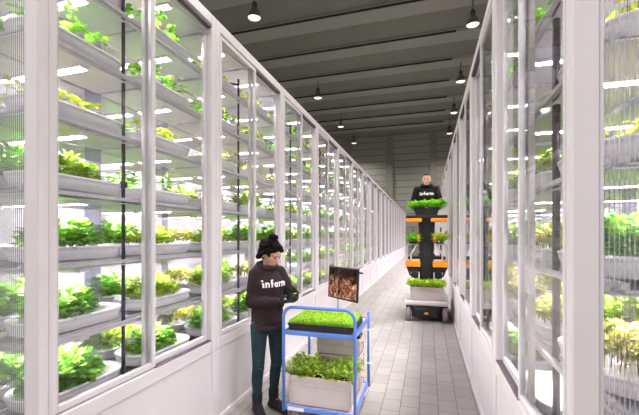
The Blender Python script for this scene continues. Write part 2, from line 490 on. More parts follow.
# ------------------------------------------------------------------ growing cabinets
P = 1.53
ZW0, ZW1, ZT = .76, 3.52, 3.615
DEEP = 1.30
def cab_meshes(s, zt):
    """meshes of one cabinet; local x runs into the block times s, local y along the aisle"""
    D = {}
    def B(mb, x0, x1, *a, **k): return mb.box(s * x0, s * x1, *a, **k)
    pw = .065
    m = MB(); B(m, 0, .085, 0, pw, .66, ZT - .001, bev=.006); B(m, .003, .085, .0, pw * .8, 0, .66)
    B(m, -.004, .0, pw - .012, pw - .004, ZW0, ZT - .1)
    D['post'] = m.mesh('post', M['frame'])
    m = MB(); B(m, 0, .085, P - pw, P, .66, ZT - .001, bev=.006); B(m, .003, .085, P - pw * .8, P, 0, .66)
    D['post2'] = m.mesh('post', M['frame'])
    m = MB(); B(m, 0.001, .084, pw, P - pw, .66, ZW0, bev=.006)
    D['sill_rail'] = m.mesh('sill_rail', M['frame'])
    m = MB(); B(m, 0.001, .084, pw, P - pw, ZW1, ZT, bev=.006)
    D['top_rail'] = m.mesh('top_rail', M['frame'])
    m = MB(); B(m, .012, .05, pw * .8, P - pw * .8, .05, .66)
    D['kick_panel'] = m.mesh('kick_panel', M['panel'])
    m = MB(); B(m, -.006, .05, pw * .8, P - pw * .8, .0, .055, bev=.004)
    D['skirting'] = m.mesh('skirting', M['frame'])
    # sliding sashes: the near one in the outer track, the far one set back
    def sash(x0, y0, y1):
        m = MB(); w = .037; t = .03
        B(m, x0, x0 + t, y0, y0 + w, ZW0 + .012, ZW1 - .012, bev=.004)
        B(m, x0, x0 + t, y1 - w, y1, ZW0 + .012, ZW1 - .012, bev=.004)
        B(m, x0, x0 + t, y0 + w, y1 - w, ZW0 + .012, ZW0 + .012 + w, bev=.004)
        B(m, x0, x0 + t, y0 + w, y1 - w, ZW1 - .012 - w, ZW1 - .012, bev=.004)
        B(m, x0 + .002, x0 + t - .002, y0 + w, y0 + w + .006, ZW0 + .05, ZW1 - .05, mi=1)
        B(m, x0 + .002, x0 + t - .002, y1 - w - .006, y1 - w, ZW0 + .05, ZW1 - .05, mi=1)
        g = MB(); B(g, x0 + .012, x0 + .016, y0 + w - .004, y1 - w + .004, ZW0 + .05, ZW1 - .05)
        return m.mesh('sash', [M['frame'], M['alu']]), g.mesh('glass_pane', M['glass'])
    mid = P / 2
    D['sash1'], D['pane1'] = sash(.004, pw, mid + .03)
    D['sash2'], D['pane2'] = sash(.046, mid - .03, P - pw)
    m = MB()
    B(m, .002, .043, mid + .03, P - pw, ZW0 + .0005, ZW0 + .007)
    D['track'] = m.mesh('track', M['gasket'])
    m = MB()
    B(m, .002, .043, mid + .03, P - pw, ZW1 - .03, ZW1 - .0005)
    D['track2'] = m.mesh('track', M['gasket'])
    m = MB(); m.tube([(s * .15, .66, .7), (s * .15, .66, 3.36)], .012 if s < 0 else .018, 10)
    m.tube([(s * .15, .66, 3.30), (s * .30, .50, 3.30)], .012, 8)
    B(m, .135, .165, .645, .675, 2.0, 2.04)
    D['guide_rod'] = m.mesh('guide_rod', M['rod'])
    m = MB(); B(m, DEEP - .02, DEEP, 0, P, .6, 3.52)
    D['back_panel'] = m.mesh('back_panel', M['back'])
    m = MB(); B(m, .086, DEEP, 0, P, 3.53, 3.56)
    D['roof_panel'] = m.mesh('roof_panel', M['back'])
    m = MB(); B(m, .086, DEEP - .021, 0, P, .60, .66)
    D['drip_pan'] = m.mesh('drip_pan', M['pan'])
    # rails that carry the trays, one set per level
    m = MB()
    for x in (.17, .43, .54, .82):
        B(m, x - .012, x + .012, 0.035, P, -.112, -.087)
    for y in (.04, .76, P - .04):
        B(m, .17, DEEP - .021, y - .012, y + .012, -.122, -.112)
    B(m, .10, .125, .035, P, -.118, -.096)
    D['support_rail'] = m.mesh('support_rail', M['alu'])
    # a lamp bar over every pane
    m = MB()
    for x in (.30, .68):
        B(m, x - .17, x + .17, -.05, .66, .012, .018)
        for y in (.30,):
            B(m, x - .145, x - .141, y - .03, y + .03, -.012, .0119); B(m, x + .141, x + .145, y - .03, y + .03, -.012, .0119)
            B(m, x - .1409, x + .1409, y - .03, y - .026, -.012, .0119); B(m, x - .1409, x + .1409, y + .026, y + .03, -.012, .0119)
            a0, a1 = s * (x - .13), s * (x + .13)
            m.add([(a0, y - .015, .010), (a0, y + .015, .010), (a1, y + .015, .010), (a1, y - .015, .010)], [(0, 1, 2, 3)], 1)
    m.closed = False
    D['grow_light'] = m.mesh('grow_light', [M['housing'], M['led']])
    m = MB(); B(m, .486, .489, .66, .79, .70, 3.45); B(m, .486, .489, 1.42, 1.5, .70, 3.45)
    D['divider_sheet'] = m.mesh('divider_sheet', M['lavender'])
    # ribbed end wall
    m = MB(); B(m, .095, DEEP - .08, .012, .0135, .1, ZW1); B(m, .095, DEEP - .08, .0175, .019, .1, ZW1)
    x = .1
    while x < DEEP - .08:
        B(m, x, x + .0024, .0136, .0174, .1, ZW1, mi=1); x += .0145
    D['ribbed_pane'] = m.mesh('ribbed_pane', [M['poly'], M['rib']])
    m = MB(); B(m, .085, .095, .004, .05, .1, ZW1)
    D['glazing_strip'] = m.mesh('glazing_strip', M['alu'])
    m = MB(); B(m, DEEP - .085, DEEP, -.001, pw, 0, ZT, bev=.006); B(m, .086, DEEP - .086, 0, pw, ZW1, ZT - .001); B(m, .086, DEEP - .086, 0.002, pw, .0, .1)
    D['end_frame'] = m.mesh('end_frame', M['frame'])
    # one growing tray, local origin at its rim centre
    m = MB(); w, l = .335, .63
    rings = [rrect(0, 0, w - .09, l - .10, .10, -.085), rrect(0, 0, w - .04, l - .05, .12, -.076), rrect(0, 0, w - .012, l - .016, .135, -.03),
             rrect(0, 0, w - .006, l - .01, .138, -.014), rrect(0, 0, w, l, .14, -.013), rrect(0, 0, w, l, .14, 0),
             rrect(0, 0, w - .022, l - .022, .13, .001), rrect(0, 0, w - .03, l - .03, .128, -.006)]
    m.loft(rings, 0, True)
    D['tray'] = m.mesh('growing_tray', M['white_plastic'])
    return D

rnd = random.Random(7)
def crop_for(side, k):
    r = rnd.random()
    if k <= 0: return 'basil' if r < .5 else 'lettuce' if r < .8 else 'redlettuce'
    if k <= 2: return 'basil' if r < .4 else 'lettuce' if r < .7 else 'redlettuce'
    if k == 3: return 'lettuce' if r < .3 else 'basil' if r < .5 else 'herb' if r < .75 else 'seedling'
    return 'seedling' if r < .55 else 'herb'

PLACED = 0
MASS = {}     # what lies past the first few hundred goes into one mesh per kind
def add_mass(key, me, mat4):
    MASS.setdefault(key, []).append((me, mat4))

def row(side, X0, Y0, s, z0, dz, ncab):
    D = cab_meshes(s, None)
    zt = [z0 + dz * k for k in range(7)]
    for i in range(ncab):
        pos = 'first cabinet' if i == 0 else ORD[i + 1] + ' cabinet'
        lab = ('white growing cabinet with ribbed end wall at the near corner of the %s row' % side) if i == 0 else \
              'white glass-fronted growing cabinet, %s along from the near corner of the %s row' % (ORD[i + 1], side)
        c = empty('growing_cabinet', (X0, Y0 + P * i, 0), 0, lab, 'growing cabinet', 'growing cabinets in the %s row' % side)
        inst('post', D['post'], c); inst('post', D['post2'], c); inst('track', D['track2'], c)
        for n in ('sill_rail', 'top_rail', 'kick_panel', 'skirting', 'track', 'back_panel', 'roof_panel', 'drip_pan', 'divider_sheet'):
            inst(n, D[n], c)
        inst('guide_rod', D['guide_rod'], c)
        for q in ('1', '2'):
            sa = inst('sash', D['sash' + q], c); inst('glass_pane', D['pane' + q], sa)
        if i == 0:
            for n in ('ribbed_pane', 'glazing_strip', 'end_frame'): inst(n, D[n], c)
        for k in range(7):
            inst('support_rail', D['support_rail'], c, (0, 0, zt[k]))
            zl = (zt[k + 1] - .145) if k < 6 else 3.505
            for y in (.08, .82):
                inst('grow_light', D['grow_light'], c, (0, y, zl))
        for br in (0, 1):                       # tray nearest the glass, then the one behind it
            lx = (.30, .68)[br]
            for k in range(7):
                for q in (0, 1):
                    yy = Y0 + P * i + (.395, 1.12)[q]
                    loc = (X0 + s * lx, yy, zt[k])
                    ck = crop_for(side, k)
                    me, words = rnd.choice(CROPS[ck])
                    rz = rnd.choice((0, PI)) + rnd.uniform(-.06, .06)
                    gap = rnd.random() < .06
                    coff = -.05
                    cs = rnd.uniform(.85, 1.08)
                    if side == 'left': single = (br == 0 and i < 14) or (br == 1 and i < 4)
                    else: single = (br == 0 and i < 2) or (br == 1 and i < 1)
                    if side == 'right' and i > 7: continue
                    if single:
                        w = 'behind' if br else 'front'
                        where = '%s shelf up, %s pane, %s, %s row%s' % (ORD[k + 1], ORD[q + 1], pos, side, ' behind' if br else '')
                        t = inst('growing_tray', D['tray'], None, loc)
                        tag(t, 'white growing tray on ' + where, 'growing tray', 'growing trays in the %s row' % side)
                        if not gap:
                            g = inst('leafy_crop', me, None, (loc[0] - s * (.045 if k > 3 else .01), yy + coff, zt[k] - .006), rz)
                            g.scale = (cs, cs, cs)
                            tag(g, words + ', ' + where, 'leafy greens', 'crops in the %s row' % side)
                    else:
                        add_mass('growing_trays', D['tray'], Matrix.Translation(loc))
                        if not gap:
                            add_mass('crop_' + ck, me, Matrix.Translation((loc[0], yy + coff, zt[k] - .006)) @ Matrix.Rotation(rz, 4, 'Z'))

row('left', -1.80, 1.271, -1, .81, .404, 20)
row('right', .479, 1.446, 1, .73, .437, 20)

import numpy as np
def merge(name, items, mats):
    vs = []; loops = []; starts = []; tot = []; mi = []; off = 0; lo = 0
    cache = {}
    for me, mt in items:
        if me.name not in cache:
            co = np.empty(len(me.vertices) * 3, 'f'); me.vertices.foreach_get('co', co)
            li = np.empty(len(me.loops), 'i'); me.loops.foreach_get('vertex_index', li)
            ls = np.empty(len(me.polygons), 'i'); me.polygons.foreach_get('loop_start', ls)
            lt = np.empty(len(me.polygons), 'i'); me.polygons.foreach_get('loop_total', lt)
            m_ = np.empty(len(me.polygons), 'i'); me.polygons.foreach_get('material_index', m_)
            cache[me.name] = (co.reshape(-1, 3), li, ls, lt, m_)
        co, li, ls, lt, m_ = cache[me.name]
        A = np.array(mt)
        vs.append(co @ A[:3, :3].T + A[:3, 3]); loops.append(li + off); starts.append(ls + lo); tot.append(lt); mi.append(m_)
        off += len(co); lo += len(li)
    vs = np.concatenate(vs).astype('f'); loops = np.concatenate(loops); starts = np.concatenate(starts); mi = np.concatenate(mi)
    me = bpy.data.meshes.new(name)
    me.vertices.add(len(vs)); me.vertices.foreach_set('co', vs.ravel())
    me.loops.add(len(loops)); me.loops.foreach_set('vertex_index', loops.astype('i'))
    me.polygons.add(len(starts)); me.polygons.foreach_set('loop_start', starts.astype('i'))
    for m in mats: me.materials.append(m)
    me.polygons.foreach_set('material_index', mi.astype('i'))
    me.polygons.foreach_set('use_smooth', np.ones(len(starts), bool))
    me.update(calc_edges=True); me.validate()
    return inst(name, me)
for key, items in MASS.items():
    mats = [m for m in items[0][0].materials]
    nm = {'growing_trays': 'growing_trays', 'crop_basil': 'basil_greens', 'crop_lettuce': 'lettuce_greens', 'crop_redlettuce': 'red_lettuce_greens',
          'crop_seedling': 'seedling_greens', 'crop_herb': 'herb_greens'}[key]
    lb = {'growing_trays': 'white growing trays on the farther and inner shelves of the cabinets', 'crop_basil': 'bright green basil in the farther and inner trays',
          'crop_lettuce': 'yellow-green lettuce in the farther and inner trays', 'crop_redlettuce': 'red-tinged lettuce in the farther and inner trays',
          'crop_seedling': 'yellow-green seedlings in the farther and inner trays', 'crop_herb': 'green herb seedlings in the farther and inner trays'}[key]
    tag(merge(nm, items, mats), lb, 'growing trays' if key == 'growing_trays' else 'leafy greens', None, 'stuff')

# ------------------------------------------------------------------ pendant lamps, and added fill spots out of view
def lamp_meshes():
    D = {}
    m = MB(); m.lathe([(.055, .42), (.08, .40), (.12, .34), (.175, .24), (.215, .12), (.24, .03), (.262, 0), (.254, 0), (.22, .05), (.19, .13), (.09, .2)], n=24, cap0=True, cap1=True)
    D['dome'] = m.mesh('lamp_shade', M['lampdome'])
    m = MB(); m.lathe([(.218, .05), (.19, .038), (.12, .03), (.03, .028)], n=24)
    D['bulb'] = m.mesh('diffuser', M['bulb'])
    m = MB(); m.lathe([(.06, .42), (.085, .43), (.085, .56), (.06, .59), (.02, .62)], n=16)
    for q in range(8):
        a = q * PI / 4
        m.box(.085 * math.cos(a) - .012, .085 * math.cos(a) + .012, .085 * math.sin(a) - .012, .085 * math.sin(a) + .012, .44, .55)
    D['ballast'] = m.mesh('ballast', M['lampiron'])
    m = MB(); m.tube([(0, 0, .61), (.045, 0, .67), (.0, 0, .74), (-.045, 0, .67), (0, 0, .62)], .014, 6)
    m.tube([(0, 0, .73), (0, 0, CZ - 9.55)], .02, 6)
    D['hook'] = m.mesh('hanging_rod', M['lampiron'])
    return D
LD = lamp_meshes()
LZ = 9.55
lamps = [(-6.03, 11.85, 'nearest to the camera on the left'), (-6.03, 19.8, 'second along the left line, over the cabinet row'), (-6.03, 25.5, 'third along the left line'),
         (-6.03, 30.4, 'last of the left line, before the dark far wall'), (1.63, 14.6, 'nearest of the right line'), (1.63, 19.8, 'second of the right line'),
         (1.63, 24.7, 'third of the right line'), (1.63, 29.6, 'last of the right line, near the far wall'),
         (-6.03, 6.8, ''), (-6.03, 1.8, ''), (1.63, 9.6, ''), (1.63, 4.6, ''), (1.63, -.4, ''), (-6.03, -3.2, '')]  # entries without words: unseen bodiless spots, added to brighten the near aisle
for x, y, w in lamps:
    vis = bool(w)
    if vis:
        t = empty('pendant_lamp', (x, y, LZ), 0, 'metal pendant lamp under the ceiling, ' + w, 'lamp', 'pendant lamps under the ceiling')
        inst('lamp_shade', LD['dome'], t); inst('diffuser', LD['bulb'], t); inst('ballast', LD['ballast'], t); inst('hanging_rod', LD['hook'], t)
    ld = bpy.data.lights.new('lamp_and_fill_light', 'SPOT')
    ld.energy = 420; ld.spot_size = R(150); ld.spot_blend = .6; ld.shadow_soft_size = .25; ld.color = (1, .965, .91)
    lo = bpy.data.objects.new('lamp_and_fill_light', ld); COL.objects.link(lo); lo.location = (x, y, LZ - .05)

# ------------------------------------------------------------------ crates
def crate_mb(w, l, h):
    """open euro crate, origin at the middle of its base"""
    m = MB()
    t = .012
    m.loft([rrect(0, 0, w - .05, l - .05, .02, 0, 3), rrect(0, 0, w - .03, l - .03, .02, .01, 3), rrect(0, 0, w - .016, l - .016, .022, h - .03, 3),
            rrect(0, 0, w, l, .025, h - .03, 3), rrect(0, 0, w, l, .025, h, 3), rrect(0, 0, w - 2 * t, l - 2 * t, .02, h, 3),
            rrect(0, 0, w - .05, l - .05, .02, .03, 3)])
    n = max(2, int(w / .13)); n2 = max(2, int(l / .13))
    for sgn in (-1, 1):
        for i in range(n + 1):
            x = -w / 2 + .03 + (w - .06) * i / n
            m.box(x - .004, x + .004, sgn * (l / 2 - .012), sgn * (l / 2 - .001), h - .075, h - .028)
        for i in range(n2 + 1):
            y = -l / 2 + .03 + (l - .06) * i / n2
            m.box(sgn * (w / 2 - .012), sgn * (w / 2 - .001), y - .004, y + .004, h - .075, h - .028)
        m.box(-w / 2 + .02, w / 2 - .02, sgn * (l / 2 - .014), sgn * (l / 2 - .003), h - .079, h - .073)
        m.box(sgn * (w / 2 - .014), sgn * (w / 2 - .003), -l / 2 + .02, l / 2 - .02, h - .079, h - .073)
        for k in (-1, 1):
            m.box(k * (w / 2 - .022) - .008, k * (w / 2 - .022) + .008, sgn * (l / 2 - .016), sgn * (l / 2 - .004), .02, h - .03)
            m.box(sgn * (w / 2 - .016), sgn * (w / 2 - .004), k * (l / 2 - .022) - .008, k * (l / 2 - .022) + .008, .02, h - .03)
    return m
def crate_handle_mb(w, l, h):
    m = MB()
    for sgn in (-1, 1):
        m.box(sgn * (w / 2 - .006), sgn * (w / 2 + .012), -.06, .06, h - .055, h - .035, bev=.004)
    return m
def crate(w, l, h, loc, label, group=None, soil=True):
    c = part('crate', crate_mb(w, l, h), M['crate'])
    c.location = loc; tag(c, label, 'crate', group)
    part('handle', crate_handle_mb(w, l, h), M['crate'], c)
    if soil: part('soil', MB().box(-w / 2 + .03, w / 2 - .03, -l / 2 + .03, l / 2 - .03, h - .10, h - .035), M['soil'], c, 'dark growing medium')
    return c

# small lettuce plants for the crates
def plantlet(seed, r, h, N, l0, l1, mat):
    rn = random.Random(seed); m = MB(); m.closed = False
    for i in range(N):
        q = rn.uniform(0, 2 * PI); e = rn.random()
        d = Vector((math.cos(q), math.sin(q), .35 + 1.5 * e))
        L_ = rn.uniform(l0, l1)
        st = d.normalized() * h * rn.uniform(.25, .75)
        m.tube([(0, 0, 0), tuple(st * .5 + Vector((0, 0, .01))), tuple(st)], .002, 4, 1)
        leaf(m, st, d, Vector((0, 0, 1)), L_, L_ * .72, rn.uniform(.2, .7), .3)
    return m.mesh('lettuce_plant', [mat, M['stem']])
PL = [plantlet(s, .08, .13, 44, .035, .055, M['cartleaf']) for s in range(4)]
PB = [plantlet(s + 9, .08, .11, 36, .04, .06, M['liftleaf']) for s in range(3)]
PH = [plantlet(s + 19, .08, .12, 36, .04, .065, M['liftherb']) for s in range(3)]
def plant_grid(meshes, cx, cy_, z, w, l, nx, ny, label, group, seed=1, sc=1.0):
    rn = random.Random(seed)
    for i in range(nx):
        for j in range(ny):
            x = cx - w / 2 + w * (i + .5) / nx + rn.uniform(-.02, .02); y = cy_ - l / 2 + l * (j + .5) / ny + rn.uniform(-.02, .02)
            o = inst('lettuce_plant', rn.choice(meshes), None, (x, y, z), rn.uniform(0, 6.28))
            k = sc * rn.uniform(.85, 1.2); o.scale = (k, k, k * rn.uniform(.95, 1.4))
            tag(o, label, 'lettuce plant', group)

# ------------------------------------------------------------------ blue trolley
CX0, CX1, CY0, CY1 = -1.232, -.585, 2.99, 3.72
cart = empty('trolley', ((CX0 + CX1) / 2, (CY0 + CY1) / 2, 0), 0, 'blue tube-framed two-shelf trolley carrying a tray of greens and crates', 'trolley')
ox, oy = cart.location.x, cart.location.y
hw, hl = (CX1 - CX0) / 2, (CY1 - CY0) / 2
def arch(y, ztop):
    pts = [(-hw, y, .12), (-hw, y, ztop - .09)]
    for k in range(1, 7):
        a = R(90 * k / 6); pts.append((-hw + .09 - .09 * math.cos(a), y, ztop - .09 + .09 * math.sin(a)))
    for k in range(7):
        a = R(90 * k / 6); pts.append((hw - .09 + .09 * math.sin(a), y, ztop - .09 + .09 * math.cos(a)))
    pts.append((hw, y, .12))
    return pts
part('push_bar', MB().tube(arch(-hl, 1.045), .0145, 10), M['blue'], cart)
for sx in (-1, 1):
    part('post', MB().tube([(sx * hw, hl, .12), (sx * hw, hl, .89)], .0145, 10), M['blue'], cart)
for nm, z in (('top_shelf', .815), ('base_shelf', .145)):
    m = MB()
    m.box(-hw, hw, -hl, -hl + .022, z - .02, z + .018, bev=.004); m.box(-hw, hw, hl - .022, hl, z - .02, z + .018, bev=.004)
    m.box(-hw, -hw + .022, -hl + .022, hl - .022, z - .02, z + .018, bev=.004); m.box(hw - .022, hw, -hl + .022, hl - .022, z - .02, z + .018, bev=.004)
    o = part('shelf', m, M['blue'], cart)
    part('board', MB().box(-hw + .02, hw - .02, -hl + .02, hl - .02, z - .012, z + .012), M['shelf'], o, 'grey shelf board')
part('sticker', MB().box(-hw + .04, -hw + .19, -hl - .003, -hl - .0005, .13, .158), M['sticker'], cart, 'white sticker on the base rail')
for sx in (-1, 1):
    for sy in (-1, 1):
        m = MB(); x, y = sx * (hw - .05), sy * (hl - .06)
        m.box(x - .03, x + .03, y - .03, y + .03, .108, .126)
        m.box(x - .024, x - .02, y - .025, y + .02, .05, .11); m.box(x + .02, x + .024, y - .025, y + .02, .05, .11)
        f = part('caster', m, M['alu'], cart)
        part('wheel', MB().lathe([(.03, -.017), (.052, -.014), (.055, 0), (.052, .014), (.03, .017)], (x, y, .055), 18, axis='x'), M['rubber'], f)
m = MB()
m.box(hw - .01, hw + .06, hl - .02, hl + .0, .70, .715); m.tube([(hw + .02, hl - .05, .71), (hw + .022, hl - .05, .55), (hw + .02, hl - .06, .38)], .006, 6)
m.box(hw - .01, hw + .045, hl - .07, hl - .05, .372, .386)
part('strap', m, M['sticker'], cart, 'white strap on the post beside the crates')

# plug tray with microgreens on the top shelf
PT = empty('plug_tray', (ox + .0, CY0 + .262, .833), 0, 'black plastic plug tray on the top shelf of the blue trolley', 'tray')
m = MB(); tw, tl = .608, .46
m.loft([rrect(0, 0, tw - .03, tl - .03, .01, 0, 2), rrect(0, 0, tw - .012, tl - .012, .012, .045, 2), rrect(0, 0, tw, tl, .015, .045, 2), rrect(0, 0, tw, tl, .015, .056, 2),
        rrect(0, 0, tw - .02, tl - .02, .012, .056, 2), rrect(0, 0, tw - .03, tl - .03, .012, .035, 2)])
part('tray_body', m, M['black'], PT)
m = MB()
for i in range(20):
    x = -tw / 2 + .025 + (tw - .05) * i / 19
    m.box(x - .009, x + .009, -tl / 2 - .001, -tl / 2 + .006, .004, .043)
for j in range(12):
    y = -tl / 2 + .025 + (tl - .05) * j / 11
    m.box(tw / 2 - .006, tw / 2 + .001, y - .009, y + .009, .004, .043)
part('cells', m, M['dark'], PT)
rn = random.Random(5); m = MB(); m.closed = False
for i in range(5600):
    x = rn.uniform(-tw / 2 + .012, tw / 2 - .012); y = rn.uniform(-tl / 2 + .012, tl / 2 - .012)
    ex = max(abs(x) / (tw / 2), abs(y) / (tl / 2))
    h = rn.uniform(.055, .085) * (1 - .25 * ex ** 6)
    q = rn.uniform(0, 6.28); L_ = rn.uniform(.012, .02)
    d = Vector((math.cos(q), math.sin(q), rn.uniform(.2, .9))).normalized()
    s = d.cross(Vector((0, 0, 1))).normalized() * L_ * .42
    b = Vector((x, y, h - .02))
    m.add([b, b + d * L_ * .55 - s, b + d * L_, b + d * L_ * .55 + s], [(0, 1, 2, 3)], 0)
    if i % 3 == 0 or ex > .93:
        m.add([(x - .0012, y, .0), (x + .0012, y, 0), (x + .0012, y, h - .018), (x - .0012, y, h - .018)], [(0, 1, 2, 3)], 0)
o = inst('microgreens', m.mesh('microgreens', M['micro']), None, (PT.location.x, PT.location.y, .833 + .036))
tag(o, 'dense carpet of bright green microgreens in the black plug tray', 'microgreens', None, 'stuff')

# crates on the base shelf
ZB = .1635
crate(.575, .38, .265, (ox + .0, CY0 + .215, ZB), 'large grey crate of lettuce on the lower shelf of the blue trolley')
plant_grid(PL, ox - .01, CY0 + .215, ZB + .24, .60, .36, 8, 4, 'young green lettuce plant growing in the large crate on the blue trolley', 'lettuces in the trolley crate', 3, .82)
SC = .44
for k in range(3):
    crate(SC, .275, .172, (CX1 - .022 - SC / 2 - .012, CY1 - .025 - .1375 - .005, ZB + .1725 * k), ('bottom', 'middle', 'top')[k] + ' grey crate of the stack at the back of the blue trolley', 'stacked crates on the trolley', soil=(k == 2))

# monitor on a pole
MX, MY = ox - .02, CY1 - .10
MX += .045
mon = empty('monitor', (MX, MY, .8275), 0, 'black-framed monitor showing a brown picture, on a thin pole on the trolley', 'monitor')
part('pole', MB().tube([(0, 0, 0), (0, 0, .36)], .014, 10).lathe([(.07, 0), (.07, .008), (.02, .014)], n=20), M['alu'], mon, 'thin grey pole with a round foot')
ang = R(38)     # the screen faces the woman
hd = part('casing', MB().box(-.235, .235, -.012, .014, -.165, .165, bev=.006), M['black'], mon)
hd.location = (.06, -.045, .365); hd.rotation_euler = (R(-3), 0, -ang)
part('screen', MB().box(-.222, .222, -.0145, -.0125, -.148, .152), M['screen'], hd, 'screen with a brown and white picture, dark at its top')
part('bracket', MB().box(-.05, .05, .014, .03, -.05, .05).box(.2, .275, .0, .02, .118, .134), M['dark'], hd)

# ------------------------------------------------------------------ people
def blob(name, items, voxel, mat, parent, smooth=4, label=None):
    """items: ('c', p0, r0, p1, r1[, flat]) tapered limb, or ('e', centre, radii[, Matrix]) ellipsoid; one continuous surface"""
    bm = bmesh.new()
    def ball(c, rad, mt=None):
        mm = Matrix.Translation(c) @ (mt.to_4x4() if mt else Matrix.Identity(4)) @ Matrix.Diagonal((rad[0], rad[1], rad[2], 1))
        bmesh.ops.create_icosphere(bm, subdivisions=2, radius=1.0, matrix=mm)
    for it in items:
        if it[0] == 'e': ball(Vector(it[1]), it[2], it[3] if len(it) > 3 else None)
        else:
            p0, p1 = Vector(it[1]), Vector(it[3]); r0, r1 = it[2], it[4]
            t0 = r0 if isinstance(r0, tuple) else (r0, r0, r0); t1 = r1 if isinstance(r1, tuple) else (r1, r1, r1)
            n = max(2, int((p1 - p0).length / (.28 * max(1e-3, min(min(t0), min(t1))))) + 1)
            n = min(n, 40)
            for i in range(n + 1):
                f = i / n
                ball(p0.lerp(p1, f), tuple(a + (b - a) * f for a, b in zip(t0, t1)))
    me = bpy.data.meshes.new(name); bm.to_mesh(me); bm.free()
    ob = bpy.data.objects.new('shape', me); COL.objects.link(ob)
    md = ob.modifiers.new('r', 'REMESH'); md.mode = 'VOXEL'; md.voxel_size = voxel; md.use_smooth_shade = True
    if smooth:
        sm = ob.modifiers.new('s', 'SMOOTH'); sm.factor = .5; sm.iterations = smooth
    dg = bpy.context.evaluated_depsgraph_get()
    res = bpy.data.meshes.new_from_object(ob.evaluated_get(dg))
    bpy.data.objects.remove(ob)
    res.name = name; res.materials.clear(); res.materials.append(mat)
    res.polygons.foreach_set('use_smooth', [True] * len(res.polygons))
    o = inst(name, res, parent)
    if label: o['label'] = label
    return o

def hand(wrist, fdir, palm, curl, thumb_side, grow=0, spread=.05, k=1.0):
    """palm plus five separate bent fingers; palm = the way the palm faces, thumb_side = +1/-1 along fdir x palm"""
    w = Vector(wrist); f = Vector(fdir).normalized(); p = Vector(palm); p = (p - f * p.dot(f)).normalized(); s = f.cross(p).normalized() * thumb_side
    it = [('c', w, .024 * k + grow, w + f * .03 * k, .024 * k + grow)]
    for q in (-.027, -.009, .009, .027):
        it.append(('c', w + f * .02 * k + s * q * .7 * k, .014 * k + grow, w + f * .085 * k + s * q * k, .0125 * k + grow))
    Ls = [.062, .078, .084, .075]
    for i, q in enumerate((-.030, -.010, .010, .030)):
        b = w + f * .088 * k + s * q * k; L_ = Ls[i] * k; d = (f + s * q * spread * 20).normalized(); r = (.0085 if i else .0075) * k + grow
        c = curl
        for sg, fr in ((0, .45), (1, .32), (2, .23)):
            c1 = c * (.55, 1.2, 1.7)[sg]
            dd = (d * math.cos(c1) + p * math.sin(c1)).normalized()
            e = b + dd * L_ * fr
            it.append(('c', b, r, e, r * .92)); b = e; r *= .92
    b = w + f * .028 * k + s * .026 * k
    for dd, L_ in (((s * .75 + f * .6 + p * .35), .04), ((s * .25 + f * .85 + p * .5), .032), ((f * .9 + p * .55 - s * .05), .026)):
        e = b + dd.normalized() * L_ * k
        it.append(('c', b, .0115 * k + grow, e, .0105 * k + grow)); b = e
    return it

def head_items(c, Rm, k=1.0):
    def T(x, y, z): return Vector(c) + Rm @ Vector((x * k, y * k, z * k))
    E = lambda x, y, z, a, b, d: ('e', T(x, y, z), (a * k, b * k, d * k), Rm)
    it = [E(0, -.012, .028, .074, .094, .082), E(0, .028, -.03, .060, .066, .078), E(0, .045, -.075, .040, .04, .036), E(0, .075, -.096, .02, .018, .016),
          E(-.028, .074, .012, .026, .016, .010), E(.028, .074, .012, .026, .016, .010),
          ('c', T(0, .088, .0), .0085 * k, T(0, .108, -.034), .0115 * k), E(-.011, .098, -.038, .008, .009, .007), E(.011, .098, -.038, .008, .009, .007),
          E(-.042, .055, -.03, .022, .02, .022), E(.042, .055, -.03, .022, .02, .022),
          E(0, .089, -.063, .022, .009, .006), E(0, .087, -.073, .019, .009, .0065),
          E(-.076, -.012, -.018, .011, .02, .032), E(.076, -.012, -.018, .011, .02, .032)]
    return it

def face_parts(parent, c, Rm, k, lid):
    def T(x, y, z): return Vector(c) + Rm @ Vector((x * k, y * k, z * k))
    for sx in (-1, 1):
        blob('eye', [('e', T(sx * .029, .0805, -.004), (.0145 * k, .009 * k, .0065 * k), Rm)], .0025, M['eye'], parent, 1, 'dark lowered eye')
        blob('eyebrow', [('c', T(sx * .014, .093, .017), .0042 * k, T(sx * .046, .077, .020), .003 * k)], .0025, lid, parent, 1, 'dark eyebrow')
    blob('lips', [('c', T(-.02, .092, -.067), .005 * k, T(0, .0985, -.066), .0068 * k), ('c', T(.02, .092, -.067), .005 * k, T(0, .0985, -.066), .0068 * k)], .0025, M['lip'], parent, 1, 'closed pink lips')

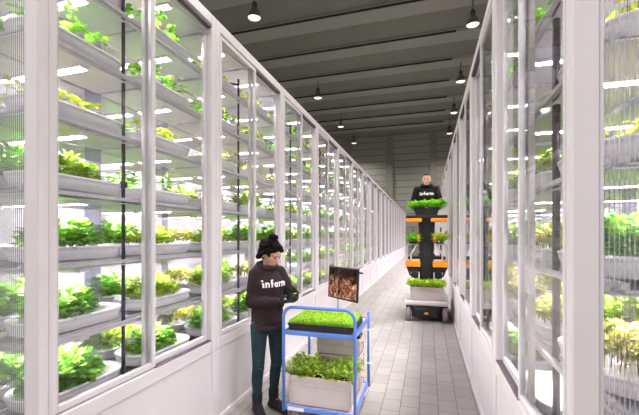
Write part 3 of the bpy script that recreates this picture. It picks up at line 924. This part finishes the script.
def chest_print(parent, cloth, txt, width, ctr_z, dirv, offs=.004, ctr_x=0.0):
    """the lettering laid on to the cloth: each glyph point is dropped along the body's forward axis"""
    w = .165; quads = []
    def stroke(pts, x0):
        for i in range(len(pts) - 1):
            p, q = Vector((pts[i][0] + x0, pts[i][1])), Vector((pts[i + 1][0] + x0, pts[i + 1][1]))
            d_ = (q - p); n_ = max(1, int(d_.length / .2)); nn = Vector((-d_.y, d_.x)).normalized() * w
            for k in range(n_):
                a_, b_ = p + d_ * (k / n_), p + d_ * ((k + 1) / n_)
                quads.append([a_ - nn, b_ - nn, b_ + nn, a_ + nn])
        for i in range(1, len(pts) - 1):
            c_ = Vector((pts[i][0] + x0, pts[i][1]))
            quads.append([c_ + Vector((math.cos(t * PI / 4), math.sin(t * PI / 4))) * w for t in range(8)])
    def arc(cx_, cy2, r, a0, a1, n=8): return [(cx_ + r * math.cos(R(a0 + (a1 - a0) * k / n)), cy2 + r * math.sin(R(a0 + (a1 - a0) * k / n))) for k in range(n + 1)]
    x = 0
    for ch in txt:
        if ch == 'i':
            stroke([(.15, 0), (.15, 1)], x); quads.append([Vector((x + .15 + .19 * math.cos(t * PI / 5), 1.42 + .19 * math.sin(t * PI / 5))) for t in range(10)]); x += .56
        elif ch == 'n': stroke([(.15, 0), (.15, 1.1)], x); stroke(arc(.47, .63, .32, 180, 0) + [(.79, 0)], x); x += 1.2
        elif ch == 'f': stroke([(.28, 0), (.28, 1.2)] + arc(.55, 1.25, .27, 180, 60, 5), x); stroke([(0, .9), (.62, .9)], x); x += .86
        elif ch == 'a': stroke(arc(.45, .52, .36, 0, 360, 16), x); stroke([(.86, 0), (.86, 1.05)], x); x += 1.27
        elif ch == 'r': stroke([(.15, 0), (.15, 1.05)], x); stroke(arc(.45, .62, .30, 180, 60, 5), x); x += .83
        elif ch == 'm':
            stroke([(.15, 0), (.15, 1.1)], x); stroke(arc(.43, .66, .28, 180, 0) + [(.71, 0)], x); stroke(arc(.99, .66, .28, 180, 0) + [(1.27, 0)], x); x += 1.6
    bm = bmesh.new()
    for q in quads: bm.faces.new([bm.verts.new((p.x, p.y - .6, 0)) for p in q])
    me = bpy.data.meshes.new('lettering')
    xs = [v.co.x for v in bm.verts]; sc = width / (max(xs) - min(xs)); mx_ = (max(xs) + min(xs)) / 2
    bvh = BVHTree.FromPolygons([v.co for v in cloth.data.vertices], [tuple(p.vertices) for p in cloth.data.polygons])
    d = Vector(dirv).normalized(); side = d.cross(Vector((0, 0, 1))).normalized()    # toward the wearer's right
    for v in bm.verts:
        lx = (v.co.x - mx_) * sc; lz = v.co.y * sc
        o = -side * lx + side * ctr_x + Vector((0, 0, ctr_z + lz))
        hit = bvh.ray_cast(o + d * .6, -d)
        v.co = (hit[0] + d * offs) if hit[0] is not None else o + d * .12
    bm.to_mesh(me); bm.free(); me.materials.clear(); me.materials.append(M['print'])
    o = inst('lettering', me, parent); o['label'] = 'bold white lettering across the chest'
    return o

# --- the woman beside the trolley: local x = her right, y = forward
W = empty('person', (-1.475, 3.175, 0), R(-122), 'woman in dark brown hoodie and teal jeans looking down at her gloved hands', 'person')
Hc = Vector((0.0, .055, 1.515)); Hr = (Euler((0, 0, R(20))).to_matrix() @ Euler((R(-31), 0, 0)).to_matrix() @ Matrix.Scale(1.08, 3))
sh = {1: Vector((.138, -.005, 1.32)), -1: Vector((-.145, .0, 1.325))}
el = {1: Vector((.178, -.005, 1.055)), -1: Vector((-.225, .09, 1.07))}
wr = {1: Vector((.04, .265, 1.085)), -1: Vector((-.10, .30, 1.11))}
hd_ = {1: Vector((-.35, .9, .12)), -1: Vector((.25, .55, .75))}
pm_ = {1: Vector((-.25, .05, 1)), -1: Vector((.9, -.1, -.25))}
hip = {1: Vector((.09, 0, .85)), -1: Vector((-.09, 0, .85))}
kn = {1: Vector((.115, .02, .46)), -1: Vector((-.085, .03, .46))}
an = {1: Vector((.105, -.015, .09)), -1: Vector((-.07, .0, .09))}
toe = {1: Vector((.15, .13, .035)), -1: Vector((-.075, .19, .035))}
body = head_items(Hc, Hr, .98) + [('c', (0, -.01, 1.33), .052, (0, .02, 1.46), .047),
        ('c', (0, 0, .86), (.14, .10, .08), (0, 0, 1.0), (.12, .09, .08)), ('c', (0, 0, 1.0), (.12, .09, .08), (0, 0, 1.24), (.15, .10, .08)), ('c', (0, 0, 1.24), (.15, .10, .08), (0, -.01, 1.32), (.10, .07, .05))]
for q in (1, -1):
    body += [('c', sh[q], .042, el[q], .036), ('c', el[q], .036, wr[q], .024), ('c', hip[q], .075, kn[q], .048), ('c', kn[q], .046, an[q], .032), ('c', an[q], .034, toe[q], .026)]
    body += hand(wr[q], hd_[q], pm_[q], .55, 1 if q == 1 else -1)
WB = blob('body', body, .006, M['skin'], W, 2)
face_parts(W, Hc, Hr, .98, M['hair'])
def HT(x, y, z): return Hc + Hr @ Vector((x, y, z))
hair = [('e', HT(0, -.026, .036), (.086, .094, .086), Hr), ('e', HT(0, -.062, -.02), (.077, .058, .075), Hr), ('e', HT(0, .035, .078), (.066, .05, .036), Hr)]
for q in (1, -1):
    hair += [('c', HT(q * .072, .012, .04), .022, HT(q * .078, -.03, -.03), .022), ('c', HT(q * .05, .066, .062), .019, HT(q * .074, .03, .03), .017),
             ('c', HT(q * .06, -.05, -.05), .035, HT(q * .04, -.075, -.085), .026)]
rn = random.Random(3)
for i in range(70):
    a = rn.uniform(0, 2 * PI); e = rn.uniform(-.9, 1.2)
    v = Vector((math.cos(a) * math.cos(e) * .088, -.03 + math.sin(a) * math.cos(e) * .092, .03 + math.sin(e) * .088))
    if v.y > .035 and v.z < .075: continue
    hair.append(('e', HT(*v), (.016, .016, .016)))
blob('hair', hair, .006, M['hair'], W, 2)
bun = HT(0, -.045, .130)
bi_ = [('e', bun, (.042, .038, .034), Hr)] + [('e', bun + Vector((.032 * math.cos(t), .03 * math.sin(t), rn.uniform(-.014, .016))), (.02, .02, .018)) for t in [k * .7 for k in range(9)]]
blob('hair_bun', bi_, .005, M['hair'], W, 2)
hood = [('c', (0, 0, .81), (.160, .118, .03), (0, .0, .86), (.166, .124, .03)), ('c', (0, 0, .86), (.168, .126, .05), (0, 0, 1.02), (.165, .126, .06)),
        ('c', (0, 0, 1.02), (.165, .126, .06), (0, .005, 1.22), (.178, .128, .06)), ('c', (0, .005, 1.22), (.178, .126, .06), (0, -.01, 1.335), (.125, .088, .045))]
for q in (1, -1):
    hood += [('c', sh[q] + Vector((0, 0, -.005)), .062, el[q], .056), ('c', el[q], .056, wr[q].lerp(el[q], .12), .042), ('c', (0, -.01, 1.33), .06, sh[q], .06)]
    fd = (wr[q] - el[q]).normalized()
    hood += [('c', wr[q] - fd * .045, .036, wr[q] - fd * .0, .033)]
    # folds at the elbow
    for t in (.15, .3, .5): hood.append(('e', el[q].lerp(wr[q], t) + Vector((0, 0, .012)), (.055 - .02 * t, .05 - .018 * t, .048 - .016 * t)))
    for t in (.55, .75): hood.append(('e', sh[q].lerp(el[q], t) + Vector((.006 * q, -.006, 0)), (.06, .064, .03)))
for k in range(15):          # hood gathered round the neck
    t = 2 * PI * k / 14
    back = .5 - .5 * math.sin(t)
    hood.append(('e', (.082 * math.cos(t), -.005 + .075 * math.sin(t) - .012 * back, 1.375 + .022 * back), (.034, .034, .028 + .014 * back)))
hood += [('e', (0, -.115, 1.34), (.10, .045, .075)), ('c', (-.09, .095, 1.02), .035, (.09, .095, 1.02), .035)]
HW = blob('hoodie', hood, .0075, M['hood'], W, 3)
chest_print(W, HW, 'infarm', .262, 1.222, (.0, 1, 0), .004, -.012)
m = MB()
part('waistband', MB().loft([rrect(0, 0, .318, .234, .11, .785, 6), rrect(0, 0, .330, .246, .115, .79, 6), rrect(0, 0, .330, .246, .115, .832, 6), rrect(0, 0, .318, .234, .11, .836, 6)], 0, True), M['hood'], W)
tr = [('c', (0, 0, .78), (.140, .105, .05), (0, 0, .88), (.148, .108, .06))]
for q in (1, -1):
    tr += [('c', hip[q] + Vector((0, 0, -.03)), .088, hip[q].lerp(kn[q], .5), .074), ('c', hip[q].lerp(kn[q], .5), .074, kn[q], .058), ('c', kn[q], .058, kn[q].lerp(an[q], .35) + Vector((0, -.012, 0)), .056),
           ('c', kn[q].lerp(an[q], .35) + Vector((0, -.012, 0)), .056, an[q] + Vector((0, 0, .06)), .042), ('c', an[q] + Vector((0, 0, .06)), .042, an[q] + Vector((0, 0, .02)), .041)]
    for t in (.86, .95, 1.06): tr.append(('e', hip[q].lerp(kn[q], t) + Vector((0, .006, 0)), (.06, .06, .014)))
blob('jeans', tr, .0075, M['jeans'], W, 2)
for q in (1, -1):
    h_ = an[q]; tv = (toe[q] - h_); tv.z = 0; tn = tv.normalized()
    bt = [('c', h_ + tn * .02 + Vector((0, 0, -.03)), .052, toe[q] + tn * .02 + Vector((0, 0, .003)), .040), ('c', h_ + Vector((0, 0, .085)), .053, h_ + Vector((0, 0, -.03)), .047), ('c', h_ - tn * .025 + Vector((0, 0, -.052)), (.048, .048, .038), h_ + tn * .09 + Vector((0, 0, -.052)), (.048, .048, .036)),
          ('c', h_ + tn * .09 + Vector((0, 0, -.052)), (.048, .048, .036), h_ + tn * .155 + Vector((0, 0, -.058)), (.038, .038, .029)), ('c', h_ + Vector((0, 0, -.02)), .046, h_ + tn * .09 + Vector((0, 0, -.05)), .036)]
    blob('boot', bt, .006, M['boot'], W, 2)
    blob('glove', hand(wr[q], hd_[q], pm_[q], .55, 1 if q == 1 else -1, .0025) + [('c', wr[q] - (wr[q] - el[q]).normalized() * .04, .028, wr[q], .028)], .0035, M['glove'], W, 1)
# the seedling plug she holds
Wm = Matrix.Translation(W.location) @ Matrix.Rotation(R(-122), 4, 'Z')
pl = Wm @ Vector((-.035, .385, 1.095))
sp_ = empty('seedling_plug', pl, 0, 'tiny green seedling in a dark plug held in the woman\'s gloved hands', 'seedling')
part('plug', MB().lathe([(.013, 0), (.019, .04), (.016, .042)], n=12), M['black'], sp_)
m = MB(); m.closed = False
m.tube([(0, 0, .038), (.002, 0, .075)], .0018, 5, 1)
for q in range(5): leaf(m, Vector((.002, 0, .07)), Vector((math.cos(q * 1.3), math.sin(q * 1.3), .35)), Vector((0, 0, 1)), .024, .016)
inst('leaves', m.mesh('leaves', [M['micro'], M['stem']]), sp_)

# ------------------------------------------------------------------ order-picking lift
LX, LY = -.02, 7.27
lift = empty('platform_lift', (LX, LY, 0), 0, 'black and orange platform lift with a light grey base and central mast in the aisle', 'lift')
m = MB(); m.loft([rrect(0, .62, .80, 1.22, .07, .315), rrect(0, .62, .84, 1.26, .08, .345), rrect(0, .62, .84, 1.26, .08, .385), rrect(0, .62, .80, 1.22, .07, .41)], 0, False)
part('deck', m, M['deck'], lift, 'light grey rounded deck')
m = MB(); m.box(-.28, .28, .02, 1.2, .07, .315, bev=.03); m.box(-.39, .39, .06, 1.2, .24, .316, bev=.02)
m.add([(-.25, .02, .29), (.25, .02, .29), (.2, -.02, .24), (-.2, -.02, .24), (-.2, -.02, .12), (.2, -.02, .12), (-.25, .02, .08), (.25, .02, .08)],
      [(0, 1, 2, 3), (3, 2, 5, 4), (4, 5, 7, 6), (0, 3, 4, 6), (1, 7, 5, 2)])
part('chassis', m, M['black'], lift, 'black chassis skirt')
part('badge', MB().box(-.035, .035, -.024, -.0195, .155, .195), M['orange'], lift, 'small orange badge on the chassis')
for sx in (-1, 1):
    for y in (.06, 1.1):
        w = part('wheel', MB().lathe([(.06, -.045), (.125, -.045), (.138, -.03), (.138, .03), (.125, .045), (.06, .045)], (sx * .345, y, .138), 24, axis='x'), M['rubber'], lift, 'grey rubber wheel')
        part('hub', MB().lathe([(.02, -.05), (.07, -.048), (.07, .048), (.02, .05)], (sx * .345, y, .138), 16, axis='x'), M['dark'], w)
    part('deck_post', MB().box(sx * .39 - .025, sx * .39 + .025, .03, .09, .42, .55, bev=.012), M['chrome'], lift)
m = MB(); m.box(-.125, .125, .43, .62, .45, 1.56, bev=.02); m.box(-.10, .10, .44, .61, 1.54, 2.03, bev=.015); m.box(-.135, -.095, .45, .60, .45, 1.98); m.box(.095, .135, .45, .60, .45, 1.98)
for x in (-.045, 0, .045): m.box(x - .006, x + .006, .422, .436, 1.6, 1.98)
ms = part('mast', m, M['black'], lift, 'tall black central mast')
part('grip', MB().tube([(.05 * math.cos(t), .425, 1.34 + .08 * math.sin(t)) for t in [k * PI / 10 for k in range(20)]] + [(.05, .425, 1.34)], .008, 6), M['dark'], ms)
# lower arms, pads and hoops
for sx in (-1, 1):
    m = MB()
    m.box(sx * .12, sx * .36, .36, .62, .93, 1.03, bev=.02); m.box(sx * .16, sx * .30, .34, .56, .80, .95, bev=.02)
    m.add([(sx * .36, .40, 1.03), (sx * .40, .40, 1.03), (sx * .40, .60, 1.03), (sx * .36, .60, 1.03), (sx * .30, .40, .84), (sx * .33, .40, .84), (sx * .33, .60, .84), (sx * .30, .60, .84)],
          [(0, 1, 2, 3), (4, 5, 6, 7), (0, 1, 5, 4), (1, 2, 6, 5), (2, 3, 7, 6), (3, 0, 4, 7)])
    part('arm_bracket', m, M['black'], lift, 'black bracket arm beside the mast')
for sx in (-1, 1):
    part('pad', MB().box(sx * .12, sx * .415, .33, .60, 1.035, 1.155, bev=.012), M['orange'], lift, 'orange step pad')
    h = [(sx * .385, .44, 1.15), (sx * .385, .44, 1.46), (sx * .365, .44, 1.50), (sx * .20, .44, 1.50), (sx * .19, .44, 1.47)]
    part('guard_rail', MB().tube(h, .018, 8).tube([(sx * .31, .44, 1.15), (sx * .31, .44, 1.28), (sx * .24, .44, 1.42), (sx * .20, .44, 1.50)], .018, 8), M['chrome'], lift, 'thin chrome guard rail')
    part('side_pad', MB().box(sx * .13, sx * .19, .38, .56, 1.53, 1.69, bev=.01), M['orange'], lift, 'small upright orange pad')
# operator platform
part('platform', MB().box(-.38, .38, .62, 1.22, 1.18, 1.235, bev=.01), M['black'], lift, 'black operator platform')
for sx in (-1, 1):
    part('platform_bar', MB().tube([(sx * .30, 1.19, 1.23), (sx * .30, 1.19, 1.85), (sx * .30, .95, 1.85), (sx * .30, .95, 1.23)], .014, 8), M['dark'], lift)
# bench that carries the second lot of herbs, then the top table
part('bench', MB().box(-.34, .34, .36, .429, 1.52, 1.54).box(-.34, -.13, .36, .60, 1.52, 1.54).box(.13, .34, .36, .60, 1.52, 1.54), M['black'], lift, 'black shelf on the mast')
tb = part('table', MB().box(-.40, .40,   .20, .62, 2.025, 2.085, bev=.012), M['black'], lift, 'black table plate on top of the mast')
for sx in (-1, 1):
    part('table_pad', MB().box(sx * .085, sx * .395, .19, .55, 1.955, 2.025, bev=.012), M['orange'], tb, 'orange pad under the table')

crate(.62, .40, .265, (LX, LY + .215,   .411), 'grey crate of greens on the front deck of the lift')
plant_grid(PB, LX, LY + .215,   .411 + .25, .64, .40, 8, 4, 'bright green lettuce plant in the crate on the lift deck', 'lettuces in the lift crate', 5, 1.15)
ht = part('herb_tray', MB().loft([rrect(0, 0, .42, .28, .02, 0, 3), rrect(0, 0, .48, .32, .02, .135, 3), rrect(0, 0, .50, .34, .02, .14, 3), rrect(0, 0, .50, .34, .02, .155, 3),
                                 rrect(0, 0, .47, .31, .02, .155, 3), rrect(0, 0, .46, .30, .02, .12, 3)]), M['black'])
ht.location = (LX, LY + .385, 2.086); tag(ht, 'black tray of herbs on the top table of the lift before the man', 'tray')
part('mark', MB().box(-.02, .02, -.172, -.168, .142, .152), M['sticker'], ht, 'tiny white mark on the tray edge')
plant_grid(PH, LX, LY + .385, 2.086 + .13, .62, .28, 8, 3, 'bright green herb plant in the black tray before the man on the lift', 'herbs on the lift table', 8, 1.45)
for sx in (-1, 1):
    plant_grid(PH if sx < 0 else PB, LX + sx * .26, LY + .46, 1.541, .16, .16, 2, 2, 'green herb plant on the shelf %s of the lift mast' % ('left' if sx < 0 else 'right'), 'herbs beside the lift mast', 9 + sx, 1.7)

# --- the man on the platform, facing the camera
G = empty('person', (LX, LY + .90, 1.236), R(180), 'man in a black hoodie standing on the lift platform, looking down at herbs', 'person')
k_ = 1.06
gc = Vector((.0, .04, 1.665)); gr = Euler((R(-12), 0, 0)).to_matrix()
gsh = {q: Vector((q * .205, -.01, 1.44)) for q in (1, -1)}
gel = {q: Vector((q * .285, .02, 1.13)) for q in (1, -1)}
gwr = {q: Vector((q * .235, .27, 1.00)) for q in (1, -1)}
ghip = {q: Vector((q * .095, 0, .92)) for q in (1, -1)}
gkn = {q: Vector((q * .10, .01, .50)) for q in (1, -1)}
gan = {q: Vector((q * .105, -.02, .09)) for q in (1, -1)}
body = head_items(gc, gr, 1.14) + [('c', (0, -.01, 1.44), .06, (0, .01, 1.58), .057), ('c', (0, 0, .94), (.15, .11, .08), (0, 0, 1.34), (.17, .11, .09)), ('c', (0, 0, 1.34), (.17, .11, .09), (0, -.01, 1.44), (.12, .08, .05))]
for q in (1, -1):
    body += [('c', gsh[q], .05, gel[q], .042), ('c', gel[q], .042, gwr[q], .028), ('c', ghip[q], .08, gkn[q], .052), ('c', gkn[q], .05, gan[q], .036), ('c', gan[q], .036, gan[q] + Vector((q * .03, .15, -.05)), .028)]
    body += hand(gwr[q], (0, .9, .35), (-q, .1, .1), .5, 1 if q == -1 else -1, k=1.05)
blob('body', body, .007, M['skin2'], G, 2)
face_parts(G, gc, gr, 1.14, M['hair2'])
def GT(x, y, z): return gc + gr @ Vector((x, y, z)) * 1.14
hr = [('e', GT(0, -.022, .040), (.089, .103, .083), gr), ('e', GT(0, .03, .092), (.068, .062, .026), gr), ('e', GT(0, -.06, .0), (.078, .06, .06), gr)]
for i in range(40):
    a = rn.uniform(-.9, .9); b_ = rn.uniform(-.8, .9)
    hr.append(('e', GT(a * .07, b_ * .075, .105 - .03 * a * a), (.016, .018, .014)))
blob('hair', hr, .007, M['hair2'], G, 2)
hood = [('c', (0, 0, .90), (.175, .13, .05), (0, 0, 1.1), (.18, .135, .07)), ('c', (0, 0, 1.1), (.18, .135, .07), (0, .005, 1.32), (.21, .14, .07)), ('c', (0, .005, 1.32), (.21, .138, .07), (0, -.01, 1.45), (.15, .10, .05))]
for q in (1, -1):
    hood += [('c', gsh[q], .078, gel[q], .068), ('c', gel[q], .066, gwr[q].lerp(gel[q], .12), .048), ('c', (0, -.01, 1.455), .072, gsh[q], .075), ('c', gwr[q].lerp(gel[q], .15), .042, gwr[q].lerp(gel[q], .03), .040)]
for k in range(15):
    t = 2 * PI * k / 14; back = .5 - .5 * math.sin(t)
    hood.append(('e', (.098 * math.cos(t), -.005 + .088 * math.sin(t) - .012 * back, 1.51 + .03 * back), (.042, .042, .036 + .02 * back)))
hood += [('e', (0, -.12, 1.47), (.12, .05, .085))]
HG = blob('hoodie', hood, .009, M['hood2'], G, 3)
chest_print(G, HG, 'infarm', .285, 1.335, (0, 1, 0), .005)
tr = [('c', (0, 0, .87), (.155, .115, .05), (0, 0, .96), (.16, .118, .06))]
for q in (1, -1):
    tr += [('c', ghip[q] + Vector((0, 0, -.03)), .096, gkn[q], .068), ('c', gkn[q], .068, gan[q] + Vector((0, 0, .02)), .055)]
    h_ = gan[q]; tn = Vector((q * .2, 1, 0)).normalized()
    blob('shoe', [('c', h_ - tn * .03 + Vector((0, 0, -.05)), (.045, .045, .038), h_ + tn * .15 + Vector((0, 0, -.055)), (.042, .042, .033)), ('c', h_ + Vector((0, 0, .02)), .047, h_ + Vector((0, 0, -.04)), .046)], .008, M['boot'], G, 2)
blob('trousers', tr, .009, M['trouser'], G, 2)

# ------------------------------------------------------------------ added ambient fill through the side left unwalled behind the camera
wd = bpy.data.worlds.new('world'); scene.world = wd
wd.use_nodes = True
bg = wd.node_tree.nodes['Background']
bg.inputs['Color'].default_value = (.98, .97, .99, 1)
bg.inputs['Strength'].default_value = .48
